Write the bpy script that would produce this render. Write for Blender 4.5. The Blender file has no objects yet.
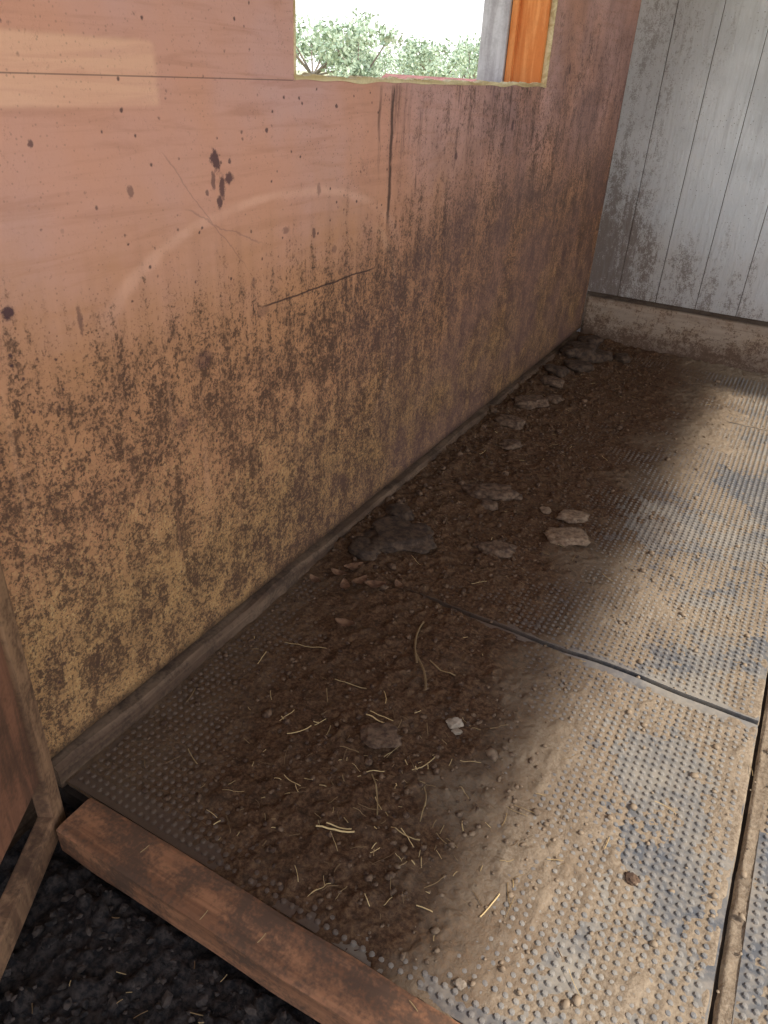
import bpy, math, random, bmesh
import numpy as np
from mathutils import Vector, Matrix, noise as mn
random.seed(7); np.random.seed(7)
sc=bpy.context.scene
sc.view_settings.view_transform='Standard'
sc.view_settings.look='None'
CH=1.27
XW=-1.0287      # left wall face
YB=4.229        # back wall face

# ------------------------------------------------------------------ helpers
def lin(c):
    return tuple(((v/255)/12.92 if v/255<=0.04045 else ((v/255+0.055)/1.055)**2.4) for v in c)+(1.0,)

class Mat:
    def __init__(s,name):
        s.m=bpy.data.materials.new(name); s.m.use_nodes=True
        s.nt=s.m.node_tree; s.nt.nodes.clear()
        s.out=s.nt.nodes.new('ShaderNodeOutputMaterial')
        s.b=s.nt.nodes.new('ShaderNodeBsdfPrincipled')
        s.nt.links.new(s.b.outputs[0],s.out.inputs[0])
        s.b.inputs['Roughness'].default_value=0.85
        s.b.inputs['Specular IOR Level'].default_value=0.25
    def n(s,t): return s.nt.nodes.new(t)
    def l(s,a,b):
        if isinstance(a,E): a=a.s
        s.nt.links.new(a,b)
    def coords(s,kind='Object'):
        tc=s.n('ShaderNodeTexCoord'); return tc.outputs[kind]
    def sep(s,v):
        n=s.n('ShaderNodeSeparateXYZ'); s.l(v,n.inputs[0]); return E(s,n.outputs[0]),E(s,n.outputs[1]),E(s,n.outputs[2])
    def scale(s,v,sx,sy,sz):
        n=s.n('ShaderNodeVectorMath'); n.operation='MULTIPLY'; s.l(v,n.inputs[0]); n.inputs[1].default_value=(sx,sy,sz); return n.outputs[0]
    def noise(s,v,scale,detail=4,rough=0.55,dist=0):
        n=s.n('ShaderNodeTexNoise'); s.l(v,n.inputs['Vector']); n.inputs['Scale'].default_value=scale
        n.inputs['Detail'].default_value=detail; n.inputs['Roughness'].default_value=rough; n.inputs['Distortion'].default_value=dist
        return E(s,n.outputs[0])
    def voro(s,v,scale):
        n=s.n('ShaderNodeTexVoronoi'); s.l(v,n.inputs['Vector']); n.inputs['Scale'].default_value=scale
        return E(s,n.outputs['Distance'])
    def mix(s,f,a,b):
        n=s.n('ShaderNodeMix'); n.data_type='RGBA'
        if isinstance(f,E): s.l(f,n.inputs[0])
        else: n.inputs[0].default_value=f
        for v,i in ((a,6),(b,7)):
            if isinstance(v,tuple): n.inputs[i].default_value=v
            else: s.l(v,n.inputs[i])
        return n.outputs[2]
    def attr(s,name):
        n=s.n('ShaderNodeAttribute'); n.attribute_name=name; return E(s,n.outputs['Fac'])
    def color(s,c):
        if isinstance(c,tuple): s.b.inputs['Base Color'].default_value=c
        else: s.l(c,s.b.inputs['Base Color'])
    def bump(s,hgt,strength=0.5,dist=0.01):
        n=s.n('ShaderNodeBump'); n.inputs['Strength'].default_value=strength; n.inputs['Distance'].default_value=dist
        s.l(hgt,n.inputs['Height']); s.l(n.outputs[0],s.b.inputs['Normal'])
class E:
    def __init__(s,m,sock): s.m=m; s.s=sock
    def _o(s,op,o=None,rev=False,o2=None):
        n=s.m.n('ShaderNodeMath'); n.operation=op
        a,b=(s,o) if not rev else (o,s)
        for i,v in enumerate((a,b,o2)):
            if v is None: continue
            if isinstance(v,E): s.m.l(v,n.inputs[i])
            else: n.inputs[i].default_value=v
        return E(s.m,n.outputs[0])
    def __add__(s,o): return s._o('ADD',o)
    __radd__=__add__
    def __sub__(s,o): return s._o('SUBTRACT',o)
    def __rsub__(s,o): return s._o('SUBTRACT',o,True)
    def __mul__(s,o): return s._o('MULTIPLY',o)
    __rmul__=__mul__
    def __truediv__(s,o): return s._o('DIVIDE',o)
    def abs(s): return s._o('ABSOLUTE')
    def sqrt(s): return s._o('SQRT')
    def max(s,o): return s._o('MAXIMUM',o)
    def min(s,o): return s._o('MINIMUM',o)
    def ss(s,a,b):   # smoothstep a->b (a may exceed b)
        n=s.m.n('ShaderNodeMapRange'); n.interpolation_type='SMOOTHSTEP'
        s.m.l(s,n.inputs[0])
        if a<b: v=(a,b,0,1)
        else: v=(b,a,1,0)
        for i,k in enumerate(v): n.inputs[i+1].default_value=k
        return E(s.m,n.outputs[0])

def link(o): bpy.context.collection.objects.link(o); return o
def mesh_obj(name,verts,faces,mat,smooth=False):
    me=bpy.data.meshes.new(name); me.from_pydata([tuple(v) for v in verts],[],faces); me.update()
    if smooth: me.polygons.foreach_set('use_smooth',[True]*len(me.polygons))
    o=bpy.data.objects.new(name,me); me.materials.append(mat); return link(o)
def add_box(bm,x0,x1,y0,y1,z0,z1):
    vs=[bm.verts.new(p) for p in ((x0,y0,z0),(x1,y0,z0),(x1,y1,z0),(x0,y1,z0),(x0,y0,z1),(x1,y0,z1),(x1,y1,z1),(x0,y1,z1))]
    for f in ((0,3,2,1),(4,5,6,7),(0,1,5,4),(1,2,6,5),(2,3,7,6),(3,0,4,7)): bm.faces.new([vs[i] for i in f])
def boxes(name,lst,mat,bevel=0.003,parent=None):
    bm=bmesh.new()
    for b in lst: add_box(bm,*b)
    me=bpy.data.meshes.new(name); bm.to_mesh(me); bm.free(); me.materials.append(mat)
    o=link(bpy.data.objects.new(name,me))
    if bevel:
        md=o.modifiers.new('bevel','BEVEL'); md.width=bevel; md.segments=2; md.limit_method='ANGLE'
    if parent: o.parent=parent
    return o
def empty(name):
    o=bpy.data.objects.new(name,None); return link(o)

class VN:   # numpy value noise
    def __init__(s,seed): s.t=np.random.RandomState(seed).rand(512,512)
    def __call__(s,x,y):
        xi=np.floor(x).astype(int); yi=np.floor(y).astype(int); fx=x-xi; fy=y-yi
        fx=fx*fx*(3-2*fx); fy=fy*fy*(3-2*fy)
        t=s.t; a=t[xi%512,yi%512]; b=t[(xi+1)%512,yi%512]; c=t[xi%512,(yi+1)%512]; d=t[(xi+1)%512,(yi+1)%512]
        return (a*(1-fx)+b*fx)*(1-fy)+(c*(1-fx)+d*fx)*fy
def fbm(vn,x,y,f,o=4,r=0.5):
    s=0;a=1;t=0
    for i in range(o):
        s=s+a*vn(x*f+17.3*i,y*f+5.1*i); t+=a; a*=r; f*=2.03
    return s/t
def sst(a,b,x):
    t=np.clip((x-a)/(b-a),0,1); return t*t*(3-2*t)
v1,v2,v3=VN(1),VN(2),VN(3)

# ------------------------------------------------------------------ camera
X=Vector((0.870,0.287,-0.399));Y=Vector((0.489,-0.424,0.762));D=Vector((-0.0503,0.859,0.509))
right=Vector((X.x,Y.x,-D.x)); fwd=Vector((X.z,Y.z,-D.z)).normalized()
right=(right-fwd*right.dot(fwd)).normalized(); up=right.cross(fwd)
M=Matrix((right,up,-fwd)).transposed().to_4x4(); M.translation=(0,0,CH)
cd=bpy.data.cameras.new('camera'); cam=link(bpy.data.objects.new('camera',cd)); cam.matrix_world=M
cd.sensor_width=36; cd.lens=750/1024*36; cd.clip_start=0.02; cd.clip_end=500
sc.camera=cam

# ------------------------------------------------------------------ materials
def wall_mat():
    m=Mat('stained_plywood'); v=m.coords(); x,y,z=m.sep(v)
    grain=m.noise(m.scale(v,1,1.2,16),3.0,5,0.6,0.6)
    big=m.noise(v,2.2,3)
    mid=m.noise(v,9,4,0.6)
    fine=m.noise(v,150,2,0.6)
    c=m.mix(big.ss(0.35,0.65),lin((204,160,154)),lin((208,152,130)))  # light pinkish tone left on the upper wall: haze and sky tint as colour
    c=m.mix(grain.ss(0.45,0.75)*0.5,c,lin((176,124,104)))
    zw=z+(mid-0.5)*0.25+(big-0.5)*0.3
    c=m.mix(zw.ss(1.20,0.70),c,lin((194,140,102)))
    c=m.mix(zw.ss(0.60,0.22)*0.8,c,lin((182,142,92)))
    c=m.mix(fine.ss(0.5,0.7)*zw.ss(0.85,0.3)*0.6,c,lin((218,182,128)))
    # light patch (plug in the veneer)
    py=y+(mid-0.5)*0.03
    patch=py.ss(1.075,1.055)*(z+(mid-.5)*.012).ss(1.190,1.203)*(z+(mid-.5)*.01).ss(1.294,1.282)
    c=m.mix(patch*(grain.ss(0.3,0.6)*0.35+0.22),c,lin((240,192,162)))
    # pale scuffed arc
    ey=(y-1.42)/0.56; ez=(z-0.79)/0.235
    r=(ey*ey+ez*ez).sqrt()+(mid-0.5)*0.10
    arc=((r-1.0).abs()).ss(0.06,0.01)*z.ss(0.80,0.95)*(m.noise(v,7,3).ss(0.3,0.6)*.6+.4)
    c=m.mix(arc*0.40,c,lin((234,184,162)))
    r2=(((y-1.75)/0.22)*((y-1.75)/0.22)+((z-0.62)/0.3)*((z-0.62)/0.3)).sqrt()+(mid-0.5)*0.1
    arc2=((r2-1.0).abs()).ss(0.07,0.02)*y.ss(1.75,1.9)
    c=m.mix(arc2*0.3,c,lin((222,180,150)))
    # dark grime, splashes and drips
    drip=m.noise(m.scale(v,1,17,2.6),1.0,5,0.7)
    drip2=m.noise(m.scale(v,1,45,8),1.0,4,0.7)
    runs=m.noise(m.scale(v,1,26,1.2),1.0,3,0.6)
    blot=m.noise(v,14,6,0.75,.5)
    spk=m.noise(v,70,4,0.7)
    spf=m.noise(v,190,3,0.7)
    top=z+(runs-0.5)*0.42+(blot-.5)*.25
    lowz=top.ss(1.01,0.72)*(z.ss(0.02,0.25)*.5+.5)
    far=(y+(z*-0.4)+0.4+(blot-.5)*.5).ss(1.3,2.9)
    zone=(lowz*0.8+far*0.7*z.ss(1.9,1.05)+z.ss(0.35,0.0)*0.35).min(1.0)
    c=m.mix(zone*(blot.ss(0.3,0.7)*0.42+0.20),c,lin((112,80,60)))
    g1=((drip-0.5)*1.05+(blot-0.5)*1.1+(spk-0.5)*1.2+(spf-.5)*.9+zone*0.31).ss(0.12,0.48)
    c=m.mix(g1*zone.ss(0.0,0.5)*0.70,c,lin((76,54,44)))
    g2=((drip2-0.5)*0.8+(spf-0.5)*1.8+(spk-.5)*.6+(blot-.5)*.6+zone*0.33).ss(0.24,0.42)
    c=m.mix(g2*(zone*.8+.04)*0.78,c,lin((58,42,37)))
    c=m.mix(runs.ss(0.58,0.70)*lowz*z.ss(.25,.45)*(1.0-far)*0.40,c,lin((200,150,116)))
    # purplish, darker tone toward the far corner
    c=m.mix(far*m.noise(v,3,3).ss(0.3,0.65)*0.5,c,lin((114,86,84)))
    # scattered specks everywhere
    sp=m.voro(v,34); keep=m.noise(v,6,2)
    c=m.mix(((sp+(spk-0.5)*0.35).ss(0.15,0.05))*keep.ss(0.42,0.54)*0.85,c,lin((66,44,50)))
    sp2=m.voro(v,100)
    c=m.mix((sp2+(spf-.5)*.3).ss(0.22,0.08)*keep.ss(0.65,0.4)*(zone*0.8+0.3+y.ss(1.2,2.0)*.4).min(1.0),c,lin((64,46,46)))
    c=m.mix((spf*.7+spk*.3).ss(.56,.68)*(blot.ss(.42,.6)*.5+.15)*(y.ss(.7,2.2)*.6+.3),c,lin((90,64,58)))
    tot=None
    for (a,b,ra,rb,st) in ((0.71,0.924,.013,.010,1),(1.199,1.105,.014,.020,.95),(1.215,1.055,.009,.024,.9),(1.236,1.071,.012,.012,.9),(1.205,1.03,.009,.012,.9),(1.19,1.07,.006,.02,.7),(1.24,1.10,.005,.006,.8),(1.17,1.05,.004,.006,.7),
                 (0.838,0.884,.006,.022,.6),(1.126,0.735,.030,.020,.5),(0.98,1.07,.008,.010,.6),(1.05,0.62,.02,.016,.4),(1.42,0.95,.014,.008,.5),(1.55,1.02,.008,.016,.5),
                 (1.30,0.86,.010,.010,.4),(1.62,0.88,.012,.010,.5),(1.53,.93,.008,.012,.7),(1.33,.79,.02,.012,.4),(.80,1.15,.006,.006,.8),(1.36,1.15,.005,.005,.9),(1.62,1.19,.006,.005,.9),(2.3,1.05,.01,.016,.8),(2.75,1.12,.012,.02,.8),(3.3,1.3,.012,.02,.8)):
        e=(((y-a)/ra)*((y-a)/ra)+((z-b)/rb)*((z-b)/rb)).sqrt()+(spk-0.5)*2.4
        e=e.ss(1.2,0.6)*st
        tot=e if tot is None else tot.max(e)
    c=m.mix(tot*.9,c,lin((62,40,52)))
    crack=((z-0.800)-(mid-0.5)*0.012).abs().ss(0.0032,0.0008)*y.ss(1.30,1.36)*y.ss(1.84,1.80)
    drop=((y-1.885)+(mid-0.5)*0.03).abs().ss(0.013,0.003)*z.ss(0.86,0.95)*z.ss(1.24,1.22)*(drip2.ss(0.30,0.45))
    drop2=((y-1.82)+(mid-0.5)*0.03).abs().ss(0.009,0.002)*z.ss(1.02,1.08)*z.ss(1.24,1.22)*(drip2.ss(0.35,0.55))
    drop3=((y-2.04)+(mid-0.5)*0.03).abs().ss(0.009,0.002)*z.ss(0.95,1.0)*z.ss(1.24,1.22)*(drip2.ss(0.4,0.6))
    seam=(z-1.238).abs().ss(0.0016,0.0004)*y.ss(1.46,1.45)*0.7
    under=runs.ss(.45,.65)*drip2.ss(.4,.6)*y.ss(1.75,1.9)*y.ss(3.1,2.8)*z.ss(.95,1.15)*z.ss(1.245,1.23)*.6
    c=m.mix((crack.max(drop).max(seam).max(drop2*0.7).max(drop3*0.7).max(under))*0.85,c,lin((58,40,40)))
    s1=((z-1.06)-(y-1.12)*(-1.1)+(mid-0.5)*0.05).abs().ss(0.003,0.0005)*y.ss(1.05,1.08)*y.ss(1.30,1.25)
    s2=((z-1.02)-(y-1.12)*(-0.45)+(mid-0.5)*0.09).abs().ss(0.004,0.0005)*y.ss(1.10,1.13)*y.ss(1.36,1.30)
    c=m.mix(s1.max(s2)*0.3,c,lin((96,68,76)))
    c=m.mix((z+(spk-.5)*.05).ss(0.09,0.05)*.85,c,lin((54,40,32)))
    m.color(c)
    m.bump(grain*0.4+spk*0.5+g1*0.4-crack,0.35,0.004)
    m.b.inputs['Roughness'].default_value=0.55
    return m.m
def wood_mat(name,c1,c2,axis='y',dirt=0.4,dc=(60,45,35),lo=.42,hi=.62):
    m=Mat(name); v=m.coords()
    sc_={'x':(1.5,18,18),'y':(18,1.5,18),'z':(18,18,1.5)}[axis]
    g=m.noise(m.scale(v,*sc_),2.0,5,0.6,0.8)
    c=m.mix(g.ss(0.35,0.65),lin(c1),lin(c2))
    d=m.noise(v,11,5,0.65); f=m.noise(v,120,2)
    c=m.mix((d*0.7+f*0.3).ss(lo,hi)*dirt,c,lin(dc))
    m.color(c); m.bump(g*0.5+f*0.3+d*0.3,0.5,0.004); return m.m
def back_mat(name,base,low):
    m=Mat(name); v=m.coords(); x,y,z=m.sep(v)
    emb=m.noise(m.scale(v,1,1,0.35),60,4,0.6,1.0)
    big=m.noise(v,3,4,0.6)
    c=m.mix(big.ss(0.35,0.65),lin(base),lin(tuple(int(k*0.93) for k in base)))
    lowm=(z+(big-0.5)*0.8+x*0.30).ss(0.80,0.10)
    c=m.mix(lowm*low,c,lin((146,128,110)))
    spk=m.noise(m.scale(v,1,1,0.6),55,4,0.7); drp=m.noise(m.scale(v,14,14,2.0),1.0,4,0.65); spf=m.noise(v,170,3,.7)
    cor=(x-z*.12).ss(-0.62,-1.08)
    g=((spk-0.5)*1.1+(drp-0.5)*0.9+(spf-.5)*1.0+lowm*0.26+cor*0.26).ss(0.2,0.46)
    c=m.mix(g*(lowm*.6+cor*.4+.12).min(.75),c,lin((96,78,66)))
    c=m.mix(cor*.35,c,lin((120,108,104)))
    gr=m.noise(m.scale(v,60,60,3),1.0,4,0.6)
    c=m.mix(gr.ss(.5,.75)*.3,c,lin((160,158,160)))
    sp=m.voro(v,60); kp=m.noise(v,5,2)
    c=m.mix((sp+(spf-.5)*.3).ss(0.16,0.05)*kp.ss(0.42,0.55)*0.7,c,lin((82,66,56)))
    m.color(c); m.bump(emb+gr*.4,0.8,0.005); m.b.inputs['Roughness'].default_value=0.5
    return m.m
def kick_mat():
    m=Mat('kickboard_plywood'); v=m.coords(); x,y,z=m.sep(v)
    g=m.noise(m.scale(v,1.5,10,18),2.0,5,.6,.6); b=m.noise(v,9,5,.7); s=m.noise(v,60,4,.7); f=m.noise(v,160,3,.7)
    c=m.mix(g.ss(.35,.65),lin((164,142,122)),lin((136,114,96)))
    c=m.mix(b.ss(.4,.6)*.4,c,lin((180,166,152)))
    c=m.mix(((b-.5)*-1.0+(s-.5)*1.2+(f-.5)*1.0+z.ss(.26,.0)*.25).ss(.05,.3)*.7,c,lin((80,60,48)))
    c=m.mix(z.ss(.18,.0)*.6,c,lin((88,66,52)))
    c=m.mix(z.ss(.235,.25)*.8,c,lin((60,50,44)))
    m.color(c); m.bump(g+s,.5,.004); return m.m
def mat_rubber():
    m=Mat('dusty_rubber'); v=m.coords(); x,y,z=m.sep(v)
    a=m.noise(v,5,5,0.65); b=m.noise(v,60,3,0.6); big=m.noise(v,2.0,4,0.6)
    c=m.mix((big*0.6+a*0.4).ss(0.42,0.58),lin((88,90,94)),lin((140,132,120)))
    c=m.mix(b.ss(0.4,0.65)*0.4,c,lin((164,152,136)))
    c=m.mix(z.ss(0.0,0.003)*.4,c,lin((146,141,134)))
    wet_shade=(x+(a-0.5)*0.45).ss(0.0,-0.5)  # wet manure brown plus shadow-side darkening, both put into the mat colour
    c=m.mix(wet_shade*0.88,c,lin((88,67,52)))
    m.color(c); m.bump(b,0.3,0.002); m.b.inputs['Roughness'].default_value=0.7
    return m.m
def dirt_mat():
    m=Mat('loose_dirt'); v=m.coords()
    dk=m.attr('wet_shade'); a=m.noise(v,14,5,0.65); b=m.noise(v,120,4,0.7); c3=m.noise(v,45,4,0.65)
    lt=m.mix(b.ss(0.35,0.65),lin((152,136,116)),lin((124,108,90)))
    lt=m.mix(a.ss(0.4,0.7)*0.5,lt,lin((170,152,128)))
    dkc=m.mix(b.ss(0.35,0.7),lin((68,48,36)),lin((106,80,58)))
    dkc=m.mix(c3.ss(0.5,0.7)*0.6,dkc,lin((42,30,24)))
    c=m.mix((dk+(a-0.5)*0.5),lt,dkc)
    m.color(c); m.bump(b*0.6+c3*0.8,0.9,0.006); m.b.inputs['Roughness'].default_value=0.95; m.b.inputs['Specular IOR Level'].default_value=0.1
    return m.m
def simple(name,c1,c2,scale=30,rough=0.9,bump=0.3):
    m=Mat(name); v=m.coords(); a=m.noise(v,scale,4,0.6)
    m.color(m.mix(a.ss(0.35,0.65),lin(c1),lin(c2))); m.bump(a,bump,0.005); m.b.inputs['Roughness'].default_value=rough
    return m.m
WALL=wall_mat(); BACK=back_mat('white_siding',(232,236,242),0.6); KICK=kick_mat()
RUB=mat_rubber(); DIRT=dirt_mat()
SILLW=wood_mat('weathered_sill_timber',(112,90,72),(84,64,50),'y',0.7,(52,40,32))
THR=wood_mat('threshold_timber',(168,118,86),(128,88,64),'x',0.85,(88,70,58),.40,.60)
JAMB=wood_mat('sunlit_orange_lumber',(236,156,94),(214,126,68),'z',0.15,(150,84,50))  # sunlit warmth of the jamb put into the wood colour
GREY=wood_mat('grey_trim',(206,200,202),(178,170,172),'z',0.2)
PLYEDGE=wood_mat('raw_plywood_edge',(226,210,170),(190,166,122),'y',0.2)
GATEP=wood_mat('gate_panel_wood',(130,88,66),(98,68,52),'z',0.5)
GATES=wood_mat('gate_stile_wood',(146,112,84),(108,80,60),'z',0.7,(66,48,38))
DARKD=simple('dark_ground_soil',(24,22,23),(58,50,46),90,.95,.9)

# ------------------------------------------------------------------ left wall with window opening
Y0w,Y1w,Zs,Zt=1.458,3.04,1.242,2.06
def holed(name,x0,x1,ya,yb,za,zb,y0,y1,z0,z1,mat):
    ys=[ya,y0,y1,yb]; zs=[za,z0,z1,zb]; V=[];F=[]
    for x in (x1,x0):
        for yy in ys:
            for zz in zs: V.append((x,yy,zz))
    idx=lambda s,i,j:s*16+i*4+j
    for s in (0,1):
        for i in range(3):
            for j in range(3):
                if i==1 and j==1: continue
                q=[idx(s,i,j),idx(s,i+1,j),idx(s,i+1,j+1),idx(s,i,j+1)]
                F.append(q if s==0 else q[::-1])
    for i in range(3):
        F.append([idx(0,i,0),idx(1,i,0),idx(1,i+1,0),idx(0,i+1,0)]); F.append([idx(0,i,3),idx(0,i+1,3),idx(1,i+1,3),idx(1,i,3)])
        F.append([idx(0,0,i),idx(0,0,i+1),idx(1,0,i+1),idx(1,0,i)]); F.append([idx(0,3,i),idx(1,3,i),idx(1,3,i+1),idx(0,3,i+1)])
    for a,b in (((1,1),(2,1)),((2,1),(2,2)),((2,2),(1,2)),((1,2),(1,1))):
        F.append([idx(0,*a),idx(0,*b),idx(1,*b),idx(1,*a)])
    o=mesh_obj(name,V,F,mat); return o
wl=empty('wall_left')
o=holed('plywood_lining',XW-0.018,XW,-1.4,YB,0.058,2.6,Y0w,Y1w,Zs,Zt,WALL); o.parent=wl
o=holed('outer_siding',XW-0.235,XW-0.215,-1.4,YB+0.1,-0.13,2.6,Y0w-0.02,Y1w-0.02,Zs-0.02,Zt,GREY); o.parent=wl
studs=[(XW-0.215,XW-0.018,a,a+0.04,0,2.6) for a in (-1.4,-0.6,0.2,0.82,1.40,3.06,3.8)]+[(XW-0.215,XW-0.018,1.44,3.06,Zs-0.06,Zs-0.022),(XW-0.215,XW-0.018,1.44,3.06,Zt,Zt+0.04),(XW-0.215,XW-0.018,-1.4,YB,-0.13,0.04)]
boxes('wall_framing',studs,SILLW,0,wl)
def ragged_strip():
    n=400; V=[];F=[]
    for i in range(n+1):
        yy=Y0w+(Y1w-Y0w)*i/n
        t=0.006+0.006*mn.noise(Vector((yy*14,0,0)))+0.005*mn.noise(Vector((yy*70,3,0)))
        b=-0.004+0.006*mn.noise(Vector((yy*9,7,0)))
        for (dx,dz) in ((-0.02,t),(0.003,t*0.8),(0.0035,b),(-0.02,b)): V.append((XW+dx,yy,Zs+dz))
    for i in range(n):
        for k in range(4):
            a=i*4+k; b=i*4+(k+1)%4; F.append([a,a+4,b+4,b])
    F.append([0,1,2,3]); F.append([n*4+3,n*4+2,n*4+1,n*4])
    return mesh_obj('sill_ragged_edge',V,F,PLYEDGE)
win=empty('window_1')
o=ragged_strip(); o.parent=win
boxes('sill_board',[(XW-0.215,XW-0.02,Y0w-0.01,Y1w,Zs-0.022,Zs-0.004)],SILLW,0.002,win)
boxes('jamb_far',[(XW-0.14,XW-0.019,Y1w-0.022,Y1w+0.018,Zs-0.004,Zt),(XW-0.15,XW-0.125,Y1w-0.04,Y1w-0.021,Zs-0.004,Zt)],JAMB,0.003,win)
boxes('exterior_trim_far',[(XW-0.255,XW-0.152,Y1w-0.05,Y1w+0.02,Zs-0.03,Zt+0.06)],GREY,0.003,win)
boxes('ply_edge_far',[(XW-0.018,XW+0.002,Y1w-0.006,Y1w+0.002,Zs,Zt)],PLYEDGE,0.001,win)
boxes('jamb_near',[(XW-0.215,XW-0.019,Y0w-0.018,Y0w+0.0,Zs-0.004,Zt),],SILLW,0.003,win)
boxes('ply_edge_near',[(XW-0.018,XW+0.002,Y0w-0.002,Y0w+0.004,Zs,Zt)],PLYEDGE,0.001,win)
boxes('jamb_head',[(XW-0.215,XW-0.019,Y0w,Y1w,Zt-0.02,Zt)],JAMB,0.003,win)

def baseboard():
    n=160; V=[];F=[]
    y0,y1=0.60,YB-0.03
    for i in range(n+1):
        yy=y0+(y1-y0)*i/n
        k=0.007*mn.noise(Vector((yy*3,1,0)))+0.003*mn.noise(Vector((yy*15,1,0)))
        t=0.044+0.010*mn.noise(Vector((yy*4,9,0)))+0.006*mn.noise(Vector((yy*30,9,0)))
        xo=XW+0.018+k
        for p in ((XW-0.017,-0.012),(xo+.004,-0.012),(xo+0.001,t-0.014),(xo-0.008,t-0.004),(XW-0.017,t)): V.append((p[0],yy,p[1]))
    for i in range(n):
        for k in range(5):
            a=i*5+k; b=i*5+(k+1)%5; F.append([b,b+5,a+5,a])
    F.append([0,1,2,3,4]); F.append([n*5+j for j in (4,3,2,1,0)])
    return mesh_obj('baseboard_left',V,F,SILLW)
baseboard()

# ------------------------------------------------------------------ back wall
bw=empty('wall_back')
bl=[]; xs=[-1.03,-0.862]
while xs[-1]<2.6: xs.append(xs[-1]+0.203)
for a,b in zip(xs[:-1],xs[1:]): bl.append((a+0.0015,b-0.0015,YB,YB+0.02,0.266,2.6))
boxes('siding_boards',bl,BACK,0.002,bw)
boxes('siding_backing',[(-1.03,xs[-1],YB+0.007,YB+0.03,0.0,2.6)],KICK,0,bw)
boxes('kickboard',[(-1.012,xs[-1],YB-0.018,YB+0.006,-0.01,0.248)],KICK,0.004,bw)
boxes('corner_trim',[(XW-0.23,XW,YB,YB+0.12,-0.05,2.6)],GREY,0,bw)
boxes('shade_ceiling',[(-1.5,2.40,-0.25,YB+0.2,2.6,2.68)],simple('shade_ceiling_boards',(180,168,156),(150,138,126),12),0)  # unseen; eave placed to cast the shadow edge across the floor
boxes('support_post',[(2.24,2.36,-.24,-.12,-0.12,2.6)],SILLW,0.005)

# ------------------------------------------------------------------ floor mats
XM0,XM1=-1.002,0.203
seamY=1.553; seamC=3.44
def seam_off(x): return 0.012*mn.noise(Vector((x*3.2,4.2,1)))+0.005*mn.noise(Vector((x*13,1.2,1)))
def mat_obj(name,x0,x1,y0,y1,warp=()):
    cx=int((x1-x0)/0.03)+1; cy=int((y1-y0)/0.03)+1
    V=[];F=[]
    xs_=np.linspace(x0,x1,cx+1); ys_=np.linspace(y0,y1,cy+1)
    for layer,zz in ((0,0.0),(1,-0.014)):
        for a in xs_:
            for j,b in enumerate(ys_):
                wob=0; dz=0
                for side in warp:
                    if (side=='lo' and j==0) or (side=='hi' and j==cy):
                        wob=seam_off(a); dz=max(0,0.006*mn.noise(Vector((a*5,b*3,2)))+.003) if layer==0 else 0
                V.append((a,b+wob,zz+dz))
    id=lambda L,i,j:L*(cx+1)*(cy+1)+i*(cy+1)+j
    for i in range(cx):
        for j in range(cy):
            F.append([id(0,i,j),id(0,i+1,j),id(0,i+1,j+1),id(0,i,j+1)])
            F.append([id(1,i,j),id(1,i,j+1),id(1,i+1,j+1),id(1,i+1,j)])
    for i in range(cx):
        F.append([id(0,i,0),id(1,i,0),id(1,i+1,0),id(0,i+1,0)]); F.append([id(0,i,cy),id(0,i+1,cy),id(1,i+1,cy),id(1,i,cy)])
    for j in range(cy):
        F.append([id(0,0,j),id(0,0,j+1),id(1,0,j+1),id(1,0,j)]); F.append([id(0,cx,j),id(1,cx,j),id(1,cx,j+1),id(0,cx,j+1)])
    P=0.018
    xs2=np.arange(x0+0.014,x1-0.008,P); ys2=np.arange(y0+0.018,y1-0.018,P)
    k=7; ang=np.arange(k)*2*math.pi/k
    for a in xs2:
        for b in ys2:
            s=len(V); r=0.0064; jz=0.0042+random.uniform(-.0005,.0003)
            for t in ang: V.append((a+r*math.cos(t),b+r*math.sin(t),-0.0005))
            for t in ang: V.append((a+r*.66*math.cos(t),b+r*.66*math.sin(t),jz))
            V.append((a,b,jz+0.0006))
            for q in range(k):
                q2=(q+1)%k
                F.append([s+q,s+q2,s+k+q2,s+k+q]); F.append([s+k+q,s+k+q2,s+2*k])
    return mesh_obj(name,V,F,RUB)
mat_obj('rubber_floor_mat',XM0,XM1,0.612,seamY-0.008,('hi',))
mat_obj('rubber_floor_mat.001',XM0,XM1,seamY+0.008,seamC-0.004,('lo',))
mat_obj('rubber_floor_mat.002',XM0,XM1+0.02,seamC+0.004,YB-0.024)
mat_obj('rubber_floor_mat.003',0.238,0.95,0.40,1.95)
mat_obj('rubber_floor_mat.004',0.238,0.95,1.965,3.6)
boxes('floor',[(XW-0.2,2.5,0.60,YB+0.02,-0.10,-0.0145)],simple('packed_earth',(34,27,23),(54,43,35),30),0)

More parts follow.
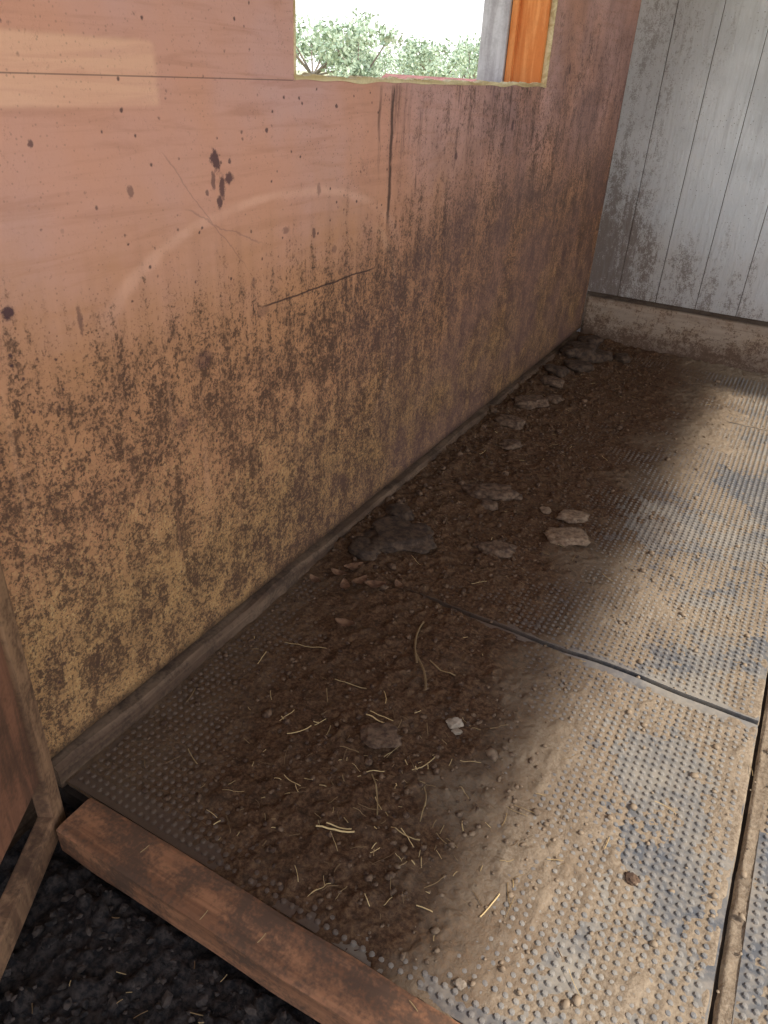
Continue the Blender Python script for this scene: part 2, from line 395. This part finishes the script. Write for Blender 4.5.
# ------------------------------------------------------------------ dirt layer (height field lying on the mats)
def blob(x,y,cx,cy,rx,ry): return np.exp(-(((x-cx)/rx)**2+((y-cy)/ry)**2))
_sx=np.linspace(-1.2,1.2,600); _so=np.array([seam_off(a) for a in _sx])
def dirtH(x,y):
    x=np.asarray(x,float); y=np.asarray(y,float)
    n1=fbm(v1,x,y,5,4,.55); n2=fbm(v2,x,y,28,4,.6); n3=fbm(v3,x,y,2.2,3)
    thick=1.0*blob(x,y,-.47,.96,.32,.34)+0.8*blob(x,y,-.36,.72,.24,.14)+0.6*blob(x,y,-.60,1.30,.28,.22)
    wallstrip=sst(-.58,-.86,x+(n3-.5)*.4)*sst(1.40,1.70,y)
    mid=blob(x,y,-.58,2.2,.32,.8)+0.9*blob(x,y,-.55,3.5,.5,.6)+.6*blob(x,y,-.75,1.75,.2,.25)
    thick=np.clip(thick+wallstrip*1.0+mid*.9,0,1.3)
    light=0.6*blob(x,y,-.02,1.0,.07,.10)+.25*blob(x,y,-.05,1.95,.12,.3)+.5*blob(x,y,.08,.83,.08,.1)+.4*blob(x,y,.0,1.45,.15,.06)+.5*blob(x,y,.17,1.2,.03,.4)
    H=-0.0008+(n1-.5)*.008+(n2-.5)*.0035+ thick*(.003+.010*n2+.010*(n1-.3))+light*(.001+.009*n2)
    H=H+wallstrip*(.014+.016*(n2-.3))*sst(-.8,-1.0,x)
    H=H+0.010*sst(4.05,4.2,y)*n2*2
    rid=np.clip((fbm(v2,x+9,y,45,2)-.55)*4,0,1)
    H=H+rid*.007*np.clip(thick+light*.8+.10,0,1)
    sy=seamY+np.interp(x,_sx,_so)
    crack=(1-sst(.006,.013,np.abs(y-sy)))*sst(-.85,-.55,x)*(1-sst(.21,.215,x))
    H=H-crack*.034
    H=H-(1-sst(.002,.008,np.abs(y-seamC)))*.008*sst(-.3,-.1,x)
    gap=(1-sst(.012,.02,np.abs(x-.2205)))
    H=np.where(gap>0,H*(1-gap)+gap*(-.006+.010*(n1-.5)+.006*n2),H)
    crack2=(1-sst(.002,.006,np.abs(x-.209-.008*(n1-.5))))
    H=H-crack2*.02*sst(.35,.55,n3+.1)
    H=H-0.004*(1-sst(.625,.67,y))*1
    return H,thick,wallstrip,n1
def dirt_field(name,x0,x1,y0,y1,st):
    xs_=np.arange(x0,x1+st/2,st); ys_=np.arange(y0,y1+st/2,st)
    GX,GY=np.meshgrid(xs_,ys_,indexing='ij')
    H,th,ws,n1=dirtH(GX,GY)
    V=np.stack([GX,GY,H],-1).reshape(-1,3)
    nx,ny=len(xs_),len(ys_)
    I=np.arange(nx*ny).reshape(nx,ny)
    F=np.stack([I[:-1,:-1],I[1:,:-1],I[1:,1:],I[:-1,1:]],-1).reshape(-1,4)
    me=bpy.data.meshes.new(name); me.from_pydata(V.tolist(),[],F.tolist()); me.update()
    me.polygons.foreach_set('use_smooth',[True]*len(me.polygons))
    wet_shade=np.clip(sst(.06,-.50,GX+(n1-.5)*.5)*.8+th*.35*sst(0.1,-.3,GX),0,1)  # dark wet soil, with part of the shadow's darkness put into the colour
    a=me.attributes.new('wet_shade','FLOAT','POINT'); a.data.foreach_set('value',wet_shade.reshape(-1).astype(np.float32))
    me.materials.append(DIRT); return link(bpy.data.objects.new(name,me))
dirt_field('dirt_layer',XW+0.004,0.96,0.608,YB-0.02,0.0045)

def timber(name,x0,x1,y0,y1,z0,z1,mat,amp=.003):
    bm=bmesh.new(); nx,ny,nz=90,8,5
    bmesh.ops.create_cube(bm,size=1)
    bmesh.ops.subdivide_edges(bm,edges=[e for e in bm.edges if abs((e.verts[0].co-e.verts[1].co).x)>.5],cuts=nx,use_grid_fill=True)
    bmesh.ops.subdivide_edges(bm,edges=[e for e in bm.edges if abs((e.verts[0].co-e.verts[1].co).y)>.5],cuts=ny,use_grid_fill=True)
    for v in bm.verts:
        fx=(v.co.x+.5); fy=(v.co.y+.5); fz=(v.co.z+.5)
        p=Vector((x0+(x1-x0)*fx,y0+(y1-y0)*fy,z0+(z1-z0)*fz))
        e=min(fy,1-fy)
        if fz>.5: p.z-=0.004*(1-min(1,e*8))
        p.z+=amp*mn.noise(Vector((p.x*6,p.y*20,1)))*(1 if fz>.5 else 0)
        p.y+=amp*mn.noise(Vector((p.x*8,fz*2,5+round(fy))))*(1 if e<.01 else 0)
        v.co=p
    me=bpy.data.meshes.new(name); bm.to_mesh(me); bm.free(); me.materials.append(mat)
    return link(bpy.data.objects.new(name,me))
timber('threshold_board',-.925,1.3,0.518,0.604,-0.05,0.016,THR)

def aisleH(x,y):
    H=-.058+.026*(fbm(v1,x,y,7,5,.6)-.5)+.030*(fbm(v2,x,y,36,4,.65)-.5)
    return H+.02*np.clip((fbm(v3,x,y,30,3)-.58)*5,0,1)
def ground_field():
    st=.006; xs_=np.arange(-1.02,0.75,st); ys_=np.arange(-.5,.60,st)
    GX,GY=np.meshgrid(xs_,ys_,indexing='ij')
    H=aisleH(GX,GY)
    H=np.where(GX>-.95,H-.02*sst(.50,.53,GY),H)
    V=np.stack([GX,GY,H],-1).reshape(-1,3); nx,ny=len(xs_),len(ys_); I=np.arange(nx*ny).reshape(nx,ny)
    F=np.stack([I[:-1,:-1],I[1:,:-1],I[1:,1:],I[:-1,1:]],-1).reshape(-1,4)
    return mesh_obj('aisle_dirt',V.tolist(),F.tolist(),DARKD,True)
ground_field()

# ------------------------------------------------------------------ stall gate (left foreground)
gate=empty('stall_gate')
P0=Vector((-.973,.563)); P1=Vector((-.833,.3175)); dr=(P1-P0).normalized(); nr=Vector((-dr.y,dr.x))
if nr.x<0: nr=-nr
L=1.0
def gpart(name,s0,s1,z0,z1,d0,d1,mat,bev=.004):
    bm=bmesh.new(); add_box(bm,s0,s1,d0,d1,z0,z1)
    me=bpy.data.meshes.new(name); bm.to_mesh(me); bm.free(); me.materials.append(mat)
    o=link(bpy.data.objects.new(name,me)); 
    ang=math.atan2(dr.y,dr.x); o.matrix_world=Matrix.Translation((P0.x,P0.y,0))@Matrix.Rotation(ang,4,'Z')
    md=o.modifiers.new('b','BEVEL'); md.width=bev; md.segments=2
    o.parent=gate; return o
sgn=1 if (Matrix.Rotation(math.atan2(dr.y,dr.x),2)@Vector((0,1))).dot(nr)>0 else -1
def dd(a,b): a,b=sorted((a*sgn,b*sgn)); return a,b
gpart('stile_far',0,.046,-.04,1.15,*dd(-.02,.010),GATES)
gpart('stile_near',L-.06,L,-.04,1.15,*dd(-.02,.018),GATES)
gpart('plywood_panel',.03,L-.05,.12,1.14,*dd(-.012,.002),GATEP,.002)
gpart('bottom_rail',.03,L-.05,-.04,.025,*dd(-.02,.012),GATES)
gpart('top_rail',.03,L-.05,1.09,1.15,*dd(-.02,.018),GATES)

# ------------------------------------------------------------------ clods, crumbs, leaves, straw
def rock_mesh(bm,c,r,flat,seed,sub=2,stretch=1.0,rot=0.0):
    res=bmesh.ops.create_icosphere(bm,subdivisions=sub,radius=1)
    cr,sr=math.cos(rot),math.sin(rot)
    for v in res['verts']:
        p=v.co.copy(); k=1+.45*mn.noise(p*1.3+Vector((seed,0,0)))+.18*mn.noise(p*3.5+Vector((0,seed,0)))+.06*mn.noise(p*9+Vector((0,seed,0)))
        q=p*k; q.z=max(min(q.z,.62+.12*mn.noise(p*3)),-.6); q.x*=stretch; q=Vector((q.x*cr-q.y*sr,q.x*sr+q.y*cr,q.z*flat))
        v.co=Vector(c)+q*r
def hz(x,y): return float(dirtH(np.array([x]),np.array([y]))[0][0])
def clod(name,x,y,r,flat,seed,mat,stretch=1.2,rot=0,extra=()):
    bm=bmesh.new(); rock_mesh(bm,(x,y,max(hz(x,y),0)+r*flat*.5),r,flat,seed,4,stretch,rot)
    for (dx,dy,rr,ff) in extra: rock_mesh(bm,(x+dx,y+dy,max(hz(x+dx,y+dy),0)+rr*ff*.5),rr,ff,seed+dx*50,3,1.2,dx*9)
    me=bpy.data.meshes.new(name); bm.to_mesh(me); bm.free(); me.materials.append(mat)
    me.polygons.foreach_set('use_smooth',[True]*len(me.polygons))
    return link(bpy.data.objects.new(name,me))
CL=simple('dried_manure_light',(142,118,96),(102,82,66),70,.9,.9)
CM=simple('dried_manure_brown',(112,90,72),(70,53,43),60,.9,.9)
CD=simple('dried_manure_dark',(88,70,56),(54,42,35),50,.9,.9)
ST=simple('pale_stone',(168,152,134),(128,114,98),50)
clod('manure_clod',-.424,2.063,.044,.38,1.3,CL,1.5,.45)
clod('manure_clod.001',-.448,2.21,.035,.5,4.1,CL,1.4,.5,((-.09,-.01,.016,.5),))
clod('manure_clod.002',-.745,2.20,.050,.45,7.7,CM,1.6,.45,((.03,-.08,.03,.4),(.09,.03,.02,.5)))
clod('manure_slab',-.865,1.76,.085,.30,9.2,CD,1.3,.5,((-.05,-.12,.045,.4),(-.06,.12,.04,.5)))
clod('manure_clod.003',-.591,1.883,.040,.42,12.2,CM,1.6,.5)
clod('manure_clod.004',-.515,1.027,.036,.22,15.2,CM,1.1,.3)
clod('manure_clod.005',-.397,1.162,.014,.6,3.2,ST,1.3,.8,((.012,-.016,.009,.6),))
clod('manure_clod.006',-.92,3.85,.085,.6,22.2,CD,1.3,.9,((.1,.06,.06,.6),(.05,-.2,.06,.5),(-.01,-.35,.05,.5),(.2,.12,.045,.6),(.0,.2,.06,.7)))
clod('manure_clod.007',-.90,3.05,.055,.5,32.2,CM,1.5,.9,((.07,.12,.035,.5),(.0,-.25,.05,.5),(.08,-.45,.035,.5),(.0,.3,.045,.5)))
clod('pebble',-.158,.661,.008,.6,5.2,ST)
clod('pebble.001',.041,.995,.011,.7,6.2,CM)

V=[];F=[]
ico=bmesh.new(); bmesh.ops.create_icosphere(ico,subdivisions=1,radius=1); iv=[v.co.copy() for v in ico.verts]; iF=[[v.index for v in f.verts] for f in ico.faces]; ico.free()
pts=[]
while len(pts)<4600:
    x=random.uniform(-1.0,.9); y=random.uniform(.65,4.15)
    w=math.exp(-(((x+.48)/.33)**2+((y-.95)/.36)**2))+ (0.9 if x<-.5 and y>1.5 else 0)+ .12+ .35*math.exp(-(((x+.6)/.4)**2+((y-2)/.5)**2))+.3*(x<-.93)
    if random.random()<w: pts.append((x,y))
A=np.array(pts); HH=dirtH(A[:,0],A[:,1])[0]
for (x,y),hh in zip(pts,HH):
    r=random.choice((.0018,.0022,.003,.0035,.0045,.006))*random.uniform(.7,1.3)
    if random.random()<(.03 if x>-.8 or y<1.6 else .12): r*=2.2
    s=len(V); sx=random.uniform(.7,1.5); a=random.uniform(0,6.28); ca,sa=math.cos(a),math.sin(a)
    for p0 in iv:
        p=p0*random.uniform(.7,1.25)*r; p.x*=sx; V.append((x+p.x*ca-p.y*sa,y+p.x*sa+p.y*ca,max(hh,0.001 if x>XM0 else 0)+p.z*.7+r*.3))
    F+= [[i+s for i in f] for f in iF]
CR=Mat('crumb_soil'); vv=CR.coords(); xx,yy_,zz_=CR.sep(vv); nn=CR.noise(vv,80,2)
cc=CR.mix(nn.ss(.35,.65),lin((66,48,38)),lin((112,88,68))); cc=CR.mix((xx+(nn-.5)*.4).ss(-.45,.1),cc,lin((148,130,108))); CR.color(cc)
mesh_obj('dirt_crumbs',V,F,CR.m,True)
# loose clumps in the dark aisle soil
V=[];F=[]
AA=np.array([(random.uniform(-.85,.1),random.uniform(.12,.505)) for _ in range(900)]); AH=aisleH(AA[:,0],AA[:,1])
for (x,y),hh in zip(AA,AH):
    r=random.choice((.002,.003,.004,.006,.009))*random.uniform(.7,1.2); s=len(V); sx=random.uniform(.7,1.7); a=random.uniform(0,6.28); ca,sa=math.cos(a),math.sin(a)
    for p0 in iv:
        p=p0*random.uniform(.65,1.3)*r; p.x*=sx; V.append((x+p.x*ca-p.y*sa,y+p.x*sa+p.y*ca,hh+p.z*.7+r*.3))
    F+= [[i+s for i in f] for f in iF]
mesh_obj('soil_clumps',V,F,simple('dark_clump_soil',(30,27,27),(78,68,62),60))

SM=Mat('straw'); va=SM.attr('tone'); cs=SM.mix(va,lin((104,80,56)),lin((206,178,128))); SM.color(cs)
V=[];F=[];T=[]
def straw(x,y,ang,ln,w,tone,bend=.0,z=None,tilt=0.0):
    seg=6; s=len(V)
    for i in range(seg+1):
        t=i/seg-.5; a=ang+bend*t
        px=x+math.cos(a)*ln*t; py=y+math.sin(a)*ln*t
        zz=(max(hz(px,py),.003) if z is None else z)+w*.6+.0015+tilt*(t+.5)*ln
        nx,ny=-math.sin(a),math.cos(a)
        V.extend([(px+nx*w/2,py+ny*w/2,zz),(px-nx*w/2,py-ny*w/2,zz),(px,py,zz+w*.45)])
        T.extend([tone]*3)
    for i in range(seg):
        for k in range(3):
            a_=s+i*3+k; b_=s+i*3+(k+1)%3; F.append([a_,a_+3,b_+3,b_])
    F.append([s,s+2,s+1]); e=s+seg*3; F.append([e,e+1,e+2])
for a in ((-.678,.958,.9,.055,.0024,.8,.2),(-.478,.788,.35,.075,.0040,.95,.1),(-.475,.797,.3,.05,.003,.8,.1),(-.1655,.807,1.35,.06,.003,1,.05),(-.55,1.07,.05,.05,.0035,.85,.1),(-.545,1.085,.0,.06,.0025,.8,.1),
          (-.60,1.36,-1.2,.17,.006,.1,.3),(-.53,1.27,-.9,.12,.006,.1,-.3),(-.50,1.30,-.2,.08,.004,.2,.4),(-.40,1.02,1.2,.07,.0025,.6,.3),(-.66,1.14,.2,.08,.0025,.4,.1),(-.83,1.2,.3,.11,.0025,.4,.1),(-.45,.90,2.2,.10,.003,.25,.2),(-.36,.85,.1,.06,.0025,.5,.2)):
    straw(a[0],a[1],a[2],a[3],a[4],a[5],a[6])
cnt=0
while cnt<330:
    x=random.uniform(-1.0,.5); y=random.uniform(.66,3.6)
    w=.95*math.exp(-(((x+.44)/.25)**2+((y-.86)/.26)**2))+.08*(x<-.4)+.015
    if random.random()>w: continue
    cnt+=1
    straw(x,y,random.uniform(0,3.14),random.choice((.008,.012,.015,.02,.03,.045)),random.uniform(.0010,.0024),random.random()**1.8*.95,random.uniform(-.3,.3),tilt=random.uniform(0,.1))
for i in range(4):
    straw(random.uniform(-.9,-.2),random.uniform(.53,.60),random.uniform(0,3.14),.02,.0015,.5,.1,z=.016)
for i in range(60):
    x=random.uniform(-.75,-.15); y=random.uniform(.2,.5)
    g=float(aisleH(np.array([x]),np.array([y]))[0])
    straw(x,y,random.uniform(0,3.14),random.uniform(.008,.024),.0016,random.random()**2*.6,random.uniform(-.3,.3),z=g+.004)
o=mesh_obj('scattered_straw',V,F,SM.m); at=o.data.attributes.new('tone','FLOAT','POINT'); at.data.foreach_set('value',T)
V=[];F=[]
LM=simple('dry_leaf',(122,92,70),(88,62,48),60)
def leaf(x,y,ang,ln):
    s=len(V); n=8; z0=max(hz(x,y),0)+.006
    for i in range(n+1):
        t=i/n; w=ln*.28*math.sin(math.pi*min(1,t*.95+.03))**.8
        for k in (-1,0,1):
            lx=(t-.5)*ln; ly=k*w; zz=z0+abs(k)*.006+.012*(t-.5)**2*4*.6+.002*mn.noise(Vector((t*6,k,x*9)))
            V.append((x+lx*math.cos(ang)-ly*math.sin(ang),y+lx*math.sin(ang)+ly*math.cos(ang),zz))
    for i in range(n):
        for k in (0,1):
            a=s+i*3+k; F.append([a,a+3,a+4,a+1])
for l_ in ((-.788,1.322,.2,.055),(-.876,1.463,2.2,.05),(-.80,1.50,.5,.06),(-.85,1.50,1.2,.055),(-.92,1.50,.1,.05),(-.9,1.55,.9,.06),(-.75,1.55,2.6,.04),(-.96,1.44,2.9,.045)): leaf(*l_)
mesh_obj('dry_leaves',V,F,LM,True)

# ------------------------------------------------------------------ outdoors
GRD=simple('dry_pasture',(186,178,146),(160,162,124),3)
me=mesh_obj('ground',[(-150,-90,-.13),(60,-90,-.13),(60,150,-.13),(-150,150,-.13)],[[0,1,2,3]],GRD)
BARK=simple('bark',(150,138,124),(124,112,102),20)
LFm=Mat('foliage'); va=LFm.attr('tone'); LFm.color(LFm.mix(va,lin((140,158,130)),lin((190,202,174)))); LF=LFm.m  # pale greens: distance haze mixed into the leaf colour
def tree(name,cx,cy,hh,rad,seed,n=1900):
    rnd=random.Random(seed); e=empty(name)
    V=[];F=[]
    def limb(a,b,r0,r1):
        s=len(V); d=(b-a).normalized(); u=d.orthogonal().normalized(); w=d.cross(u)
        for p,r in ((a,r0),(b,r1)):
            for k in range(6):
                t=k*math.pi/3; V.append(p+u*r*math.cos(t)+w*r*math.sin(t))
        for k in range(6): F.append([s+k,s+(k+1)%6,s+6+(k+1)%6,s+6+k])
    base=Vector((cx,cy,-.13)); top=base+Vector((0,0,hh*.35)); limb(base,top,.12,.08)
    cents=[]
    for i in range(12):
        a=rnd.uniform(0,6.28); q=top+Vector((math.cos(a)*rad*rnd.uniform(.1,1),math.sin(a)*rad*rnd.uniform(.1,1),hh*rnd.uniform(.05,.5)))
        limb(top,q,.035,.015); cents.append((q,rnd.uniform(.18,.42)*rad))
    o=mesh_obj('trunk',V,F,BARK,True); o.parent=e
    V2=[];F2=[];T2=[]
    for i in range(n):
        c,rr=rnd.choice(cents); d=Vector((rnd.gauss(0,1),rnd.gauss(0,1),rnd.gauss(0,.8))).normalized()*rnd.random()**.5*rr
        p=c+d; p.z=max(p.z,.1); s=len(V2); sz=rnd.uniform(.04,.10)
        u=Vector((rnd.gauss(0,1),rnd.gauss(0,1),rnd.gauss(0,1))).normalized(); w=u.orthogonal().normalized()
        V2+= [p-u*sz,p+w*sz*.5,p+u*sz,p-w*sz*.5]; F2.append([s,s+1,s+2,s+3]); T2+=[rnd.random()]*4
    o=mesh_obj('leaves',V2,F2,LF); o.parent=e
    at=o.data.attributes.new('tone','FLOAT','POINT'); at.data.foreach_set('value',T2)
for i,(ax,ay,dist,hh,rad) in enumerate(((-.56,.83,27,3.0,1.9),(-.60,.80,28,2.8,1.7),(-.515,.857,26,2.6,1.2),(-.43,.90,32,2.5,1.7),(-.40,.917,34,2.9,1.9),(-.47,.883,44,2.2,2.2),(-.66,.75,27,2.8,1.7),(-.36,.93,36,2.8,1.8),(-.53,.848,46,3.0,2.6),(-.60,.80,48,3.1,3),(-.45,.893,50,2.6,3),(-.41,.912,48,2.5,3),(-.37,.93,50,2.8,3))):
    tree('shrub_tree' if i==0 else 'shrub_tree.%03d'%i,ax*dist,ay*dist,hh,rad,i+3)
shed=empty('farm_shed')
RED=simple('rusty_roof',(150,104,96),(126,84,78),6)
boxes('shed_walls',[(-12.0,-9.2,21,23,-.13,.70)],GREY,0,shed)
o=mesh_obj('shed_roof',[(-12.3,20.7,.65),(-8.9,20.7,.65),(-8.9,22,1.12),(-12.3,22,1.12),(-8.9,23.3,.65),(-12.3,23.3,.65)],[[0,1,2,3],[3,2,4,5]],RED); o.parent=shed

# ------------------------------------------------------------------ lights
w=bpy.data.worlds.new('sky'); sc.world=w; w.use_nodes=True; nt=w.node_tree; bg=nt.nodes['Background']
tc=nt.nodes.new('ShaderNodeTexCoord'); sp=nt.nodes.new('ShaderNodeSeparateXYZ'); nt.links.new(tc.outputs['Generated'],sp.inputs[0])
rp=nt.nodes.new('ShaderNodeValToRGB'); nt.links.new(sp.outputs[2],rp.inputs[0])
rp.color_ramp.elements[0].color=(1,.985,.97,1); rp.color_ramp.elements[0].position=0
rp.color_ramp.elements[1].color=(.70,.81,1,1); rp.color_ramp.elements[1].position=.6
nt.links.new(rp.outputs[0],bg.inputs[0]); bg.inputs[1].default_value=2.0
sd=bpy.data.lights.new('sun','SUN'); sd.energy=5.0; sd.angle=math.radians(2.4); sd.color=(1,.93,.84)
so=link(bpy.data.objects.new('sun',sd)); d=Vector((-1,-.15,-1)).normalized(); so.rotation_euler=d.to_track_quat('-Z','Y').to_euler()
